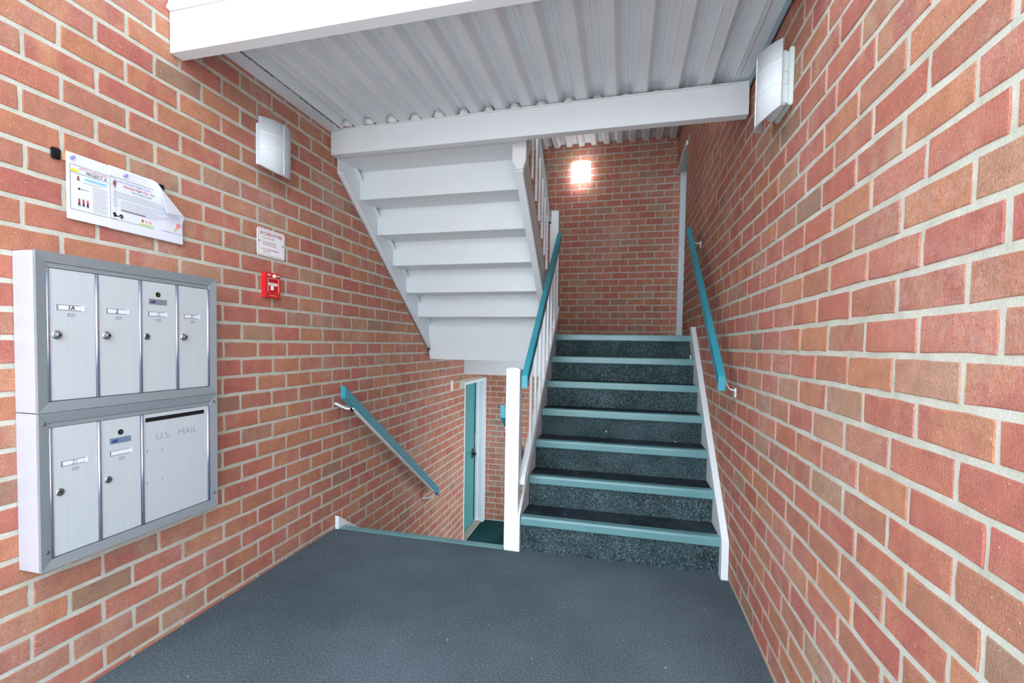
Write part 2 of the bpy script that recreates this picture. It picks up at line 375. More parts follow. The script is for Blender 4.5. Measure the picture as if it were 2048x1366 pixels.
# ------------------------------------------------------------------ steel beams
t = thing('steel_beam', 'wide white fascia beam crossing the top edge above the mailboxes', 'beam', (XL, 1.478, 2.254)); a = At(t)
def xs(mb_poly, x0=XL + .002, x1=XR - .002): return MB().prism(mb_poly, x0, x1, 'x')
a(xs([(1.478, 2.254), (1.532, 2.254), (1.532, 2.262), (1.489, 2.266), (1.489, 2.395), (1.53, 2.400), (1.53, 2.408), (1.478, 2.408)]), 'channel', 'white', None, .0015)
a(xs([(1.478, 2.409), (1.466, 2.412), (1.462, 2.420), (1.468, 2.430), (1.472, 2.446), (1.472, 2.72), (1.50, 2.72), (1.50, 2.409)]), 'fascia_board', 'white', None, .0015)
def skew_beam(root, name, A, B, prof, mat):            # prof in (y, z) offsets, lofted from A to B
    n = len(prof); vs = [(A[0], A[1] + p[0], A[2] + p[1]) for p in prof] + [(B[0], B[1] + p[0], B[2] + p[1] * B[3]) for p in prof]
    return At(root)(MB().add(vs, [tuple(range(n))[::-1], tuple(range(n, 2 * n))] + [(i, (i + 1) % n, n + (i + 1) % n, n + i) for i in range(n)]), name, mat, None, .0012)
t = thing('steel_beam', 'white steel beam under the ribbed deck where the overhead stairs begin', 'beam', (XL, 2.5, 2.27))
skew_beam(t, 'channel', (XL + .002, 2.515, 2.268), (XR - .012, 2.398, 2.218, 1), [(0, 0), (.052, 0), (.052, .007), (.009, .010), (.009, .130), (.05, .133), (.05, .140), (0, .140)], 'white')
skew_beam(t, 'top_flange', (XL + .002, 2.510, 2.4085), (XR - .012, 2.393, 2.3585, 1), [(0, 0), (.06, 0), (.06, .006), (0, .006)], 'white')
t = thing('steel_beam', 'white beam along the near edge of the upper landing, below the overhead stairs', 'beam', (XL, 3.98, 1.02))
At(t)(MB().prism([(3.98, 1.02), (4.03, 1.02), (4.03, 1.028), (3.989, 1.031), (3.989, 1.14), (4.03, 1.144), (4.03, 1.15), (3.98, 1.15)], XL + .03, -.53, 'x'), 'channel', 'white', None, .001)
t = thing('steel_beam', 'pale grey-white beam above the basement door, behind the landing edge beam', 'beam', (XL, 5.0, .826))
At(t)(MB().prism([(5.0, .826), (5.06, .826), (5.06, .834), (5.01, .838), (5.01, 1.02), (5.06, 1.025), (5.06, 1.03), (5.0, 1.03)], XL + .004, XR, 'x'), 'channel', 'white', None, .001)
struct(MB().box(XL, XR + .1, 4.03, YBL, 1.05, 1.10), 'ceiling_basement', 'deck')

# ------------------------------------------------------------------ carpeted stairs up
NOSE = [(.055, 0), (.055, .005), (.010, .0065), (.004, .0045), (.001, 0), (0, -.006), (0, -.038), (.004, -.043), (.020, -.043), (.020, 0)]
def flight(root, x0, x1, y0, z0, run, rise, n, sign, riser_mat, tread_mat, first_floor):
    """n nosings, climbing away from y0; first_floor = level below the first riser"""
    A = At(root)
    for k in range(n):
        y = y0 + run * k; z = z0 + rise * k; zb = first_floor if k == 0 else z - rise
        A(MB().box(x0, x1, y + .018, y + .032, zb - .002, z - .002), 'riser', riser_mat)
        t = A(MB().box(x0, x1, y + .012, y + (run if k < n - 1 else .10) + .02, z - .028, z), 'tread', tread_mat)
        A(MB().prism([(y + p, z + q) for p, q in NOSE], x0 + .001, x1 - .001, 'x'), 'nosing', 'nosing', t, .0012, False)
Y1, Z1, RUN, RISE = 2.586, .19, .2185, .176
t = thing('staircase', 'carpeted stairs with teal nosings climbing to the lit back wall', 'stairs', (-.02, 2.586, 0))
flight(t, -.531, .503, Y1, Z1, RUN, RISE, 7, 1, 'riser', 'tread', 0)
A = At(t); sl = RISE / RUN
top = lambda y: Z1 + .030 + sl * (y - Y1)
A(MB().prism([(2.572, 0), (2.572, .205), (3.93, top(3.93) + .055), (3.99, top(3.93) + .055), (3.99, ZU), (3.93, .93), (2.9, .10), (2.9, 0)], -.546, -.533, 'x'), 'stringer', 'white', None, .001)
A(MB().prism([(2.545, 0), (2.545, .195), (3.90, 1.318), (3.955, 1.318), (3.955, 1.20), (2.75, 0)], .503, XR - .002, 'x'), 'skirt_board', 'white', None, .0015)
struct(MB().prism([(2.66, ZD), (2.66, .15), (3.98, 1.02), (3.98, ZD)], -.5595, -.5475, 'x'), 'wall_stair', 'white')

# centre balustrade beside those stairs
t = thing('stair_railing', 'white baluster railing with teal handrail between the two flights', 'railing', (-.582, 2.61, 0)); A = At(t)
def newel(A, x0, x1, y0, y1, z0, z1, name='newel_post', mat='white_worn'):
    cx, cy = (x0 + x1) / 2, (y0 + y1) / 2; w, d = (x1 - x0) / 2, (y1 - y0) / 2
    mb = MB(); rings = [(1, z0), (1, z1 - .018), (1.05, z1 - .016), (1.05, z1 - .010), (.62, z1)]
    vs = []
    for s, z in rings: vs += [(cx - w * s, cy - d * s, z), (cx + w * s, cy - d * s, z), (cx + w * s, cy + d * s, z), (cx - w * s, cy + d * s, z)]
    fs = [(3, 2, 1, 0), tuple(range(len(vs) - 4, len(vs)))]
    for j in range(len(rings) - 1): fs += [(j * 4 + i, j * 4 + (i + 1) % 4, j * 4 + 4 + (i + 1) % 4, j * 4 + 4 + i) for i in range(4)]
    return A(mb.add(vs, fs), name, mat, None, .002)
newel(A, -.623, -.546, 2.572, 2.649, 0, 1.032)
newel(A, -.604, -.535, 3.95, 4.02, ZU, 2.275, 'newel_post', 'white')
rz = lambda y: .918 + .812 * (y - 2.58)
A(MB().bar(-.538, -.504, 2.578, rz(2.578), 3.925, rz(3.925), .074), 'handrail', 'teal', None, .003)
A(MB().bar(-.536, -.508, 2.64, rz(2.64) - .007, 3.90, rz(3.90) - .007, .006), 'rail_strap', 'white')
bz = lambda y: .345 + .787 * (y - 2.60)
A(MB().bar(-.556, -.520, 2.625, bz(2.625), 4.01, bz(4.01), .030), 'bottom_rail', 'white', None, .0015)
for k in range(8):
    y = 2.845 + .155 * k
    A(MB().box(-.541, -.525, y - .008, y + .008, bz(y) + .02, rz(y) - .003), 'baluster', 'white', None, .001)

# handrail on the brick wall of the upward stairs
def bracket(A, wx, rx, y, zw, zr, drop=.03):
    mb = MB(); s = 1 if rx > wx else -1
    pts = [(wx, zw), (wx + (rx - wx) * .35, zw + (zr - zw) * .15 - .004), (wx + (rx - wx) * .75, zr - .012), (rx, zr)]
    mb.prism([(p[0], p[1]) for p in pts] + [(p[0], p[1] - .006) for p in reversed(pts)], y - .016, y + .016, 'y')
    mb.box(min(wx, wx + s * .005), max(wx, wx + s * .005), y - .018, y + .018, zw - .035, zw + .012)
    return A(mb, 'bracket', 'white', None, .001)
t = thing('handrail', 'teal handrail bracketed to the brick wall beside the upward stairs', 'handrail', (.456, 2.42, 0)); A = At(t)
hz = lambda y: .956 + .735 * (y - 2.42)
A(MB().bar(.441, .472, 2.42, hz(2.42), 3.83, hz(3.83), .072), 'rail', 'teal', None, .003)
A(MB().bar(.446, .468, 2.50, hz(2.50) - .006, 3.80, hz(3.80) - .006, .006), 'rail_strap', 'white')
bracket(A, XR, .456, 2.53, .955, hz(2.53) - .002)
bracket(A, XR, .456, 3.78, hz(3.78) - .03, hz(3.78) - .002)

# ------------------------------------------------------------------ overhead stairs, seen from below
t = thing('staircase', 'white steel stairs overhead, undersides of the steps showing', 'stairs', (-1.15, 3.98, ZU)); A = At(t)
RU, RI = .232, .1766
for k in range(6):
    y = 2.816 + RU * k; zu = 2.268 - RI * k
    A(MB().box(-1.6892, -.606, y, y + .010, zu - RI, zu + .001), 'riser', 'white', None, .001)
    y_in = y - RU
    tr = A(MB().box(-1.6892, -.606, max(y_in, 2.574) + .010, y, zu, zu + .046), 'tread', 'white')
A(MB().box(-1.6892, -.606, 3.976, 3.984, 1.150, 2.268 - RI * 6 - .0005), 'riser', 'white')
A(MB().box(-1.6892, -.606, 2.580, 2.588, 2.30, 2.45), 'riser', 'white')
ss = -RI / RU
lz = lambda y: 2.240 + ss * (y - 2.505)
def stringer(x0, x1, fx0, fx1, ys=2.580, name='stringer'):
    p = [(ys, lz(ys)), (3.975, lz(3.975)), (3.975, lz(3.975) + .215), (ys + .04, lz(ys + .04) + .215), (ys, lz(ys) + .12)]
    mb = MB().prism(p, x0, x1, 'x'); mb.bar(fx0, fx1, ys + .001, lz(ys + .001), 3.974, lz(3.974), .008); mb.bar(fx0, fx1, ys + .05, lz(ys + .05) + .207, 3.974, lz(3.974) + .207, .008)
    return A(mb, name, 'white')
stringer(XL + .003, -1.690, -1.700, -1.664)
stringer(-.568, -.560, -.612, -.560, 2.645)
newel(A, -.617, -.539, 2.605, 2.683, 2.18, 3.2, 'post')
q = MB(); q.add([(-.617, 2.605, 2.18), (-.539, 2.605, 2.18), (-.539, 2.683, 2.18), (-.617, 2.683, 2.18), (-.595, 2.63, 2.14), (-.561, 2.63, 2.14), (-.561, 2.66, 2.14), (-.595, 2.66, 2.14)],
                [(3, 2, 1, 0), (4, 5, 6, 7), (0, 1, 5, 4), (1, 2, 6, 5), (2, 3, 7, 6), (3, 0, 4, 7)]); A(q, 'post_drop', 'white', None, .002)
t = thing('stair_railing', 'slim pale balusters with a teal-ended rail along the overhead stairs', 'railing', (-.56, 3.5, 1.9)); A = At(t)
uz = lambda y: 2.200 - .80 * (y - 3.349)
A(MB().bar(-.566, -.532, 2.69, uz(2.69), 3.53, uz(3.53), .07), 'handrail', 'teal', None, .002)
A(MB().bar(-.569, -.529, 2.69, uz(2.69) - .012, 3.50, uz(3.50) - .012, .012), 'rail_strap', 'white')
for y in (2.74, 2.863, 2.994, 3.116, 3.234, 3.349, 3.46):
    A(MB().box(-.557, -.543, y - .007, y + .007, lz(y) + .20, uz(y) - .004), 'baluster', 'white', None, .001)

# ------------------------------------------------------------------ stairs down
t = thing('staircase', 'carpeted stairs dropping behind the floor edge to the basement lobby', 'stairs', (-1.15, 2.62, ZD)); A = At(t)
rd = -ZD / 7; yd = 2.625
A(MB().prism([(yd - p + .005, q) for p, q in NOSE], XL + .027, -.63, 'x'), 'nosing', 'nosing', None, .0012)
for k in range(7):
    y = yd - .018 + .232 * k
    A(MB().box(XL + .027, -.561, y - .012, y, -rd * (k + 1), -rd * k - .004), 'riser', 'riser')
    if k < 6:
        tr = A(MB().box(XL + .027, -.561, y - .01, y + .232, -rd * (k + 1) - .03, -rd * (k + 1)), 'tread', 'tread')
        A(MB().prism([(y + .237 - p + .012, -rd * (k + 1) + q) for p, q in NOSE], XL + .028, -.561, 'x'), 'nosing', 'nosing', tr)
skz = lambda y: .083 - .66 * (y - 2.568)
A(MB().prism([(2.568, 0), (2.568, .083), (4.05, skz(4.05)), (4.05, skz(4.05) - .25), (2.75, -.2), (2.64, 0)], XL + .002, XL + .027, 'x'), 'skirt_board', 'white', None, .0015)
A(MB().prism([(2.655, -.02), (2.655, .12), (4.05, .12 - .66 * 1.39), (4.05, -1.02), (2.75, -.2)], -.590, -.562, 'x'), 'skirt_board', 'white', None, .0015)
def low_rail(name, label, x0, x1, wx, y0, y1):
    t = thing(name, label, 'handrail', ((x0 + x1) / 2, y0, 0)); A = At(t)
    z = lambda y: .826 - .690 * (y - 2.5)
    A(MB().bar(x0, x1, y0, z(y0), y1, z(y1), .074), 'rail', 'teal', None, .003)
    m = (x0 + x1) / 2; s = 1 if m > wx else -1
    st = MB(); st.bar(m - .012, m + .012, y0 + .10, z(y0 + .10) - .009, y1 - .10, z(y1 - .10) - .009, .009)
    # the strap bends out to the wall at both ends
    for ya, yb, dz in ((y0 + .12, y0 - .03, .0), (y1 - .13, y1 - .16, -.05)):
        za = z(ya) - .009; zb = za + dz + (.02 if dz == 0 else 0)
        if dz == 0: pts = [(m, ya, za), (m, ya - .03, za + .018), (m - s * .02, ya - .045, za + .020), (m - s * .055, ya - .05, za + .034), (wx + s * .004, ya - .055, za + .050)]
        else: pts = [(m, ya + .05, z(ya + .05) - .012), (m - s * .004, ya + .02, z(ya + .05) - .03), (wx + s * .03, ya, z(ya + .05) - .045), (wx + s * .004, ya, z(ya + .05) - .045)]
        for (p, q) in zip(pts, pts[1:]):
            w = .012; st.add([(p[0], p[1] - w, p[2] - .004), (p[0], p[1] + w, p[2] - .004), (p[0], p[1] + w, p[2] + .005), (p[0], p[1] - w, p[2] + .005), (q[0], q[1] - w, q[2] - .004), (q[0], q[1] + w, q[2] - .004), (q[0], q[1] + w, q[2] + .005), (q[0], q[1] - w, q[2] + .005)],
                             [(3, 2, 1, 0), (4, 5, 6, 7), (0, 1, 5, 4), (1, 2, 6, 5), (2, 3, 7, 6), (3, 0, 4, 7)])
    A(st, 'bracket', 'white')
    return t
low_rail('handrail', 'teal handrail with white strap on the brick wall of the basement stairs', -1.622, -1.589, XL, 2.50, 4.03)
low_rail('handrail', 'pale blue-ended handrail half hidden behind the white newel post', -.668, -.634, -.56, 2.62, 4.03)

# ------------------------------------------------------------------ doors
def door(name, frame_boxes, leaf, leafmat, extra):
    d = struct(MB().box(*leaf), name, leafmat)
    for nm, mat, bx in frame_boxes: MB().box(*bx).build(nm, mat, d, .0015)
    for nm, mat, mb in extra: mb.build(nm, mat, d, 0, nm == 'lever_handle')
    return d
lever = MB().tube([(-1.79, 5.665, -.215), (-1.752, 5.665, -.215), (-1.748, 5.66, -.215), (-1.745, 5.56, -.212)], .011)
door('door_1', [('jamb', 'white', (-1.86, -1.706, 5.06, 5.10, ZD, .735)), ('jamb', 'white', (-1.80, -1.69, 5.755, 5.83, ZD, .735)), ('door_stop', 'white', (-1.785, -1.755, 5.742, 5.757, ZD, .70)),
                ('casing', 'white', (-1.70, -1.672, 5.765, 5.838, ZD, .745)), ('door_head', 'white', (-1.80, -1.692, 5.06, 5.83, .70, .738)), ('threshold', 'threshold', (-1.79, -1.70, 5.06, 5.80, ZD, ZD + .018))],
     (-1.835, -1.795, 5.10, 5.755, ZD + .02, .70), 'teal_door',
     [('lever_handle', 'black', lever), ('lock_plate', 'black', MB().box(-1.796, -1.788, 5.64, 5.69, -.27, -.15)), ('weather_strip', 'dark', MB().box(-1.796, -1.786, 5.742, 5.755, ZD + .02, .70)), ('strike_plate', 'steel', MB().box(-1.792, -1.783, 5.725, 5.741, -.12, .02))])
door('door_2', [('jamb', 'white', (.562, .67, 5.50, 5.575, ZU, 3.06)), ('jamb', 'white', (.555, .67, 4.785, 4.83, ZU, 3.06)), ('door_head', 'white', (.528, .67, 4.785, 5.575, 3.045, 3.084))],
     (.64, .68, 4.83, 5.50, ZU, 3.045), 'teal_door', [])

# ------------------------------------------------------------------ mailboxes
XF = -1.615
def mailbox(label, z0, z1, doors, cells, screws):
    t = thing('mailbox_cabinet', label, 'mailbox', (XL, 1.288, z0)); A = At(t)
    y0, y1 = .977, 1.598; fw = .030
    sh = MB().box(XL + .001, XF - .0225, y0 + .001, y1 - .001, z0 + .001, z1 - .001)
    for b_ in ((y0 + .001, y0 + .005, z0 + .001, z1 - .001), (y1 - .005, y1 - .001, z0 + .001, z1 - .001), (y0 + .005, y1 - .005, z0 + .001, z0 + .005), (y0 + .005, y1 - .005, z1 - .005, z1 - .001)): sh.box(XF - .0225, XF - .0062, *b_)
    A(sh, 'body', 'alu_side')
    # four mitred rails, sloping back towards the doors
    oc = [(y0, z0), (y1, z0), (y1, z1), (y0, z1)]; ic = [(y0 + fw, z0 + fw), (y1 - fw, z0 + fw), (y1 - fw, z1 - fw), (y0 + fw, z1 - fw)]
    for i in range(4):
        j = (i + 1) % 4; a, b, c, d = oc[i], oc[j], ic[j], ic[i]
        A(MB().add([(XF - .006, *a), (XF - .006, *b), (XF - .020, *c), (XF - .020, *d), (XF + .004, *a), (XF + .004, *b), (XF - .002, *c), (XF - .002, *d)],
                   [(0, 1, 2, 3), (7, 6, 5, 4), (0, 4, 5, 1), (1, 5, 6, 2), (2, 6, 7, 3), (3, 7, 4, 0)]), 'frame_rail', 'alu', None, .0008)
    A(MB().box(XF - .022, XF - .012, y0 + fw, y1 - fw, z0 + fw, z1 - fw), 'back_panel', 'alu')
    zt = z1 - fw - .016
    A(MB().box(XF - .012, XF - .004, y0 + fw, y1 - fw, zt + .002, z1 - fw - .001), 'top_strip', 'alu')
    for c in cells:
        A(MB().lathe([(.0052, z0 + fw + .002), (.0052, zt)], (XF - .006, c, 0), 'z', 10), 'divider_bead', 'bead', None, 0, True)
    for n, D in enumerate(doors):
        a, b = D['y']; dr = A(MB().box(XF - .012, XF - .005, a, b, z0 + fw + .003, zt), 'mailbox_door', 'alu_door', None, .0012)
        X = XF - .005; o = tuple(t.location)
        def lock(y, z, knob):
            if knob: pr = [(.013, 0), (.013, .003), (.010, .006), (.0095, .009), (.0075, .010), (.0075, .014), (.005, .0155)]
            else: pr = [(.0115, 0), (.0115, .0025), (.0095, .0045), (.006, .005)]
            A(MB().lathe(pr, (X, y, z), 'x', 18), 'lock', 'steel', dr, 0, False)
            A(MB().box(X + pr[-1][1] - .001, X + pr[-1][1] + .0006, y - .0035, y + .0035, z - .0011, z + .0011), 'keyhole', 'dark', dr)
        def window(y, z, txt):
            w, h = .066, .017
            A(MB().box(X - .0004, X + .0004, y, y + w, z - h, z), 'name_slot', 'alu', dr)
            A(MB().box(X, X + .0007, y + .004, y + w - .002, z - h + .0022, z - .0022), 'name_card', 'paper', dr)
            A(MB().box(X, X + .0014, y + w - .001, y + w + .009, z - h, z), 'slot_end', 'paper', dr, .0006)
            A(MB().box(X, X + .0014, y - .002, y + .001, z - h, z), 'slot_end', 'alu', dr)
            if txt: wall_text(txt, 'handwritten_number', .0165, D.get('ink', 'ink'), dr, y + w * .42, z - h + .0035, X + .0012, 'LEFT', .0004, .15, 1, o)
            A(MB().box(X - .0002, X + .0005, y + .028, y + .047, z - h - .017, z - h - .008), 'flag_window', 'alu', dr)
            A(MB().box(X, X + .0007, y + .0305, y + .046, z - h - .0155, z - h - .010), 'flag_card', 'alu_side', dr)
        if 'lock' in D: lock(*D['lock'])
        if 'win' in D: window(*D['win'])
        if 'key' in D:
            y, z = D['key']; A(MB().lathe([(.009, 0), (.009, .0012), (.0075, .002)], (X, y, z), 'x', 18), 'master_lock', 'black', dr)
            A(MB().box(X + .0015, X + .0026, y - .001, y + .0025, z - .004, z + .004), 'keyhole', D.get('kc', 'brass'), dr)
            pm = D['plate']; A(MB().box(X, X + .001, y - .035, y + .034, z - .036, z - .017), 'maker_plate', pm, dr, .0003)
            A(MB().prism([(y - .030, z - .032), (y - .022, z - .021), (y - .020, z - .028), (y - .012, z - .020), (y - .011, z - .031)], X + .001, X + .0014, 'x'), 'maker_mark', 'navy', dr)
            for r in range(2): A(MB().box(X + .001, X + .0013, y - .007, y + .022 - r * .006, z - .025 - r * .005, z - .0235 - r * .005), 'maker_mark', 'blueink', dr)
        if 'slot' in D:
            s = D['slot']; A(MB().box(X - .0002, X + .0006, s[0], s[1], s[2], s[3]), 'mail_slot', 'dark', dr)
            for w_, y_ in (('U.S.', 1.336), ('MAIL', 1.424)): wall_text(w_, 'engraved_lettering', .033, 'grayink', dr, y_, .7975, X + .0006, 'LEFT', -.0002, 0, 1.15, o)
            for y, z in ((1.303, .763), (1.360, .757), (1.303, .648), (1.360, .652)): A(MB().lathe([(.003, 0), (.002, .0012)], (X, y, z), 'x', 8), 'rivet', 'steel', dr)
    for y, z in screws:
        A(MB().lathe([(.0055, 0), (.0048, .002), (.002, .003)], (XF + .0025, y, z), 'x', 12), 'screw', 'steel')
    return t
mailbox('upper mailbox cabinet with four narrow locked doors in an aluminium frame', .941, 1.409,
        [dict(y=(1.013, 1.140), lock=(1.031, 1.169, True), win=(1.034, 1.259, '1A')), dict(y=(1.150, 1.281), lock=(1.171, 1.170, True), win=(1.174, 1.258, '2'), ink='ink'),
         dict(y=(1.291, 1.421), lock=(1.307, 1.169, False), win=(1.314, 1.258, '12'), key=(1.351, 1.320), plate='plate', ink='grayink'), dict(y=(1.431, 1.561), lock=(1.451, 1.170, True), win=(1.454, 1.258, '22'), ink='grayink')],
        (1.0105, 1.145, 1.286, 1.426, 1.5645), [])
mailbox('lower mailbox cabinet with two doors and a wide slotted mail panel', .475, .940,
        [dict(y=(1.014, 1.141), lock=(1.033, .698, False), win=(1.038, .789, '21'), ink='grayink'), dict(y=(1.151, 1.281), lock=(1.171, .698, False), win=(1.178, .789, ''), key=(1.213, .848), plate='plateblue', kc='steel'),
         dict(y=(1.294, 1.557), slot=(1.299, 1.541, .866, .881))],
        (1.0105, 1.146, 1.2875, 1.561), [(.992, .909), (.994, .531), (1.582, .909), (1.579, .534)])

# ------------------------------------------------------------------ pinned notices on a cork rail
t = thing('notice_rail', 'cork strip with black end caps holding the pinned papers', 'notice rail', (XL, 1.25, 1.725)); A = At(t)
A(MB().box(XL, XL + .007, 1.09, 1.428, 1.713, 1.738), 'cork_strip', 'cork', None, .001)
for y in (1.076, 1.419): A(MB().box(XL, XL + .013, y, y + .024, 1.709, 1.742), 'end_cap', 'black', None, .003)
XP = XL + .0095
def pin(y, z, label):
    p = MB().lathe([(.0050, .0), (.0048, .003), (.0028, .004), (.0026, .010), (.0052, .012), (.0050, .014)], (XP + .001, y, z), 'x', 12).build('push_pin', 'purple'); tag(p, label, 'push pin')
def printed(nm, mat, parent, o, x, *rects):
    mb = MB()
    for a, b, c, d in rects: mb.box(x - o[0], x + .0003 - o[0], a - o[1], b - o[1], c - o[2], d - o[2])
    return mb.build(nm, mat, parent)
def outline(a, b, c, d, w=.0009): return [(a, b, d - w, d), (a, b, c, c + w), (a, a + w, c, d), (b - w, b, c, d)]
def disc(y, z, r, n=10, sy=1): return [(y + r * sy * math.cos(2 * math.pi * i / n), z + r * math.sin(2 * math.pi * i / n)) for i in range(n)]
def blob(nm, mat, parent, o, x, *polys):
    mb = MB()
    for p in polys: mb.prism([(a - o[1], b - o[2]) for a, b in p], x - o[0], x + .0003 - o[0], 'x')
    return mb.build(nm, mat, parent)
# sheet one
o1 = (XP, 1.113, 1.536)
s1 = MB().box(0, .0006, 0, .20, 0, .208).build('paper_notice', 'paper'); s1.location = o1
tag(s1, 'printed paper notice with a yellow highlighted date, tucked under its neighbour', 'notice')
x = XP + .0008
printed('printed_border', 'ink', s1, o1, x, *outline(1.1235, 1.262, 1.568, 1.709), (1.1235, 1.262, 1.688 - .004, 1.6849))
printed('highlight', 'yellow', s1, o1, x, (1.126, 1.148, 1.687, 1.696))
wall_text('July 23', 'printed_date', .0085, 'ink', s1, 1.127, 1.688, x + .0004, 'LEFT', 0, 0, .8, o1)
wall_text('HWVCA BALCONY/R', 'printed_heading', .0100, 'redink', s1, 1.150, 1.6985, x + .0002, 'LEFT', 0, 0, 1.0, o1)
wall_text('PROJECT A', 'printed_heading', .0130, 'ink', s1, 1.170, 1.6875, x + .0002, 'LEFT', .0002, 0, 1.0, o1)
printed('printed_banner', 'bluebox', s1, o1, x, (1.166, 1.232, 1.668, 1.676))
printed('printed_lines', 'grayink', s1, o1, x, *[(1.190, 1.238 - .004 * (i % 3), 1.652 - .0058 * i, 1.6532 - .0058 * i) for i in range(14)], *[(1.160, 1.215, 1.6600, 1.6612)])
printed('printed_arrow', 'ink', s1, o1, x, (1.150, 1.178, 1.6365, 1.6377), (1.146, 1.152, 1.634, 1.640))
for i in range(3):
    yy = 1.149 + .0125 * i
    blob('printed_figure', 'redink', s1, o1, x, disc(yy, 1.604, .0028), [(yy - .0026, 1.592), (yy + .0026, 1.592), (yy + .0032, 1.601), (yy - .0032, 1.601)])
    blob('printed_figure', 'ink', s1, o1, x, [(yy - .0035, 1.583), (yy - .001, 1.583), (yy, 1.590), (yy + .001, 1.583), (yy + .0036, 1.583), (yy + .0026, 1.593), (yy - .0026, 1.593)])
blob('printed_figure', 'brown', s1, o1, x, disc(1.147, 1.674, .0033), [(1.142, 1.663), (1.152, 1.662), (1.150, 1.671), (1.144, 1.671)])
# sheet two with a curled corner
Y0s, Z0s, Ws, Hs = 1.240, 1.534, .281, .212
fa, fb = Vector((1.368, 1.747)), Vector((1.519, 1.618)); fd = (fb - fa).normalized(); fn = Vector((-fd.y, fd.x))
if fn.x < 0: fn = -fn
R = .0125
vs = []; fs = []; NU, NV = 56, 44
for j in range(NV + 1):
    for i in range(NU + 1):
        p = Vector((Y0s + Ws * i / NU, Z0s + Hs * j / NV)); d = (p - fa).dot(fn); h = .0011
        if d > 0:
            base = p - fn * d
            if d < math.pi * R: th = d / R; p = base + fn * (R * math.sin(th)); h += R * (1 - math.cos(th))
            else: e = d - math.pi * R; p = base - fn * e * .96; h += 2 * R + e * .22
        vs.append((h, p.x - Y0s, p.y - Z0s))
for j in range(NV):
    for i in range(NU): a_ = j * (NU + 1) + i; fs.append((a_, a_ + 1, a_ + NU + 2, a_ + NU + 1))
me = bpy.data.meshes.new('paper_notice'); me.from_pydata(vs, [], fs); me.materials.append(M['paper'])
for f in me.polygons: f.use_smooth = True
s2 = link('paper_notice', me); s2.location = (XP, Y0s, Z0s); tag(s2, 'printed paper notice with a curled top corner and an ice-cream cone drawing', 'notice')
md = s2.modifiers.new('thickness', 'SOLIDIFY'); md.thickness = .0003; md.offset = -1
o2 = (XP, Y0s, Z0s); x = XP + .0014
printed('printed_border', 'ink', s2, o2, x, (1.2435, 1.400, 1.7111, 1.712), (1.2435, 1.2444, 1.5685, 1.712), (1.2435, 1.342, 1.5685, 1.5694), (1.428, 1.517, 1.5705, 1.5714), (1.5161, 1.517, 1.5705, 1.616))
wall_text('Hunters Woods Village Condo', 'printed_heading', .0112, 'blueink', s2, 1.258, 1.6985, x, 'LEFT', .0001, 0, .92, o2)
wall_text('National Night Out - Fre', 'printed_heading', .0122, 'redink', s2, 1.289, 1.6855, x, 'LEFT', .0002, 0, .92, o2)
wall_text('"Ice Cream Social"', 'printed_heading', .0112, 'tealink', s2, 1.316, 1.6735, x, 'LEFT', .0002, .1, .92, o2)
printed('printed_lines', 'grayink', s2, o2, x, *[(1.254, 1.425 + .012 * i, 1.6635 - .006 * i, 1.6648 - .006 * i) for i in range(4)], *[(1.254, 1.270, 1.6365 - .0075 * i, 1.6378 - .0075 * i) for i in range(4)],
        *[(1.279, 1.455 - .02 * (i % 3), 1.6365 - .0068 * i, 1.6378 - .0068 * i) for i in range(6)])
printed('printed_lines', 'ink', s2, o2, x, (1.280, 1.368, 1.6045, 1.6068))
blob('printed_figure', 'brown', s2, o2, x, [(1.2535, 1.685), (1.265, 1.685), (1.266, 1.698), (1.254, 1.699)], [(1.256, 1.678), (1.264, 1.678), (1.263, 1.683), (1.257, 1.683)])
blob('printed_car', 'ink', s2, o2, x, [(1.252, 1.585), (1.254, 1.592), (1.262, 1.592), (1.264, 1.585), (1.272, 1.582), (1.276, 1.590), (1.284, 1.590), (1.291, 1.579), (1.286, 1.583), (1.276, 1.583), (1.272, 1.579), (1.262, 1.580)], disc(1.2585, 1.5805, .0042), disc(1.2815, 1.5790, .0042))
blob('printed_cones', 'greenink', s2, o2, x, [(1.343, 1.569), (1.398, 1.567), (1.398, 1.574), (1.343, 1.577)])
for yy, m_ in ((1.356, 'brown'), (1.371, 'tan'), (1.385, 'pink')):
    blob('printed_cones', m_, s2, o2, x + .0002, disc(yy, 1.5875, .0046)); blob('printed_cones', 'tan', s2, o2, x + .0001, [(yy - .0035, 1.586), (yy, 1.574), (yy + .0035, 1.586)])
blob('printed_cone', 'pink', s2, o2, x, disc(1.499, 1.603, .0098, 14)); blob('printed_cone', 'tan', s2, o2, x + .0001, [(1.489, 1.598), (1.479, 1.577), (1.484, 1.577), (1.499, 1.594)])
pin(1.127, 1.7275, 'purple push pin at the corner of the highlighted notice'); pin(1.292, 1.7265, 'purple push pin above the heading of the ice-cream notice')

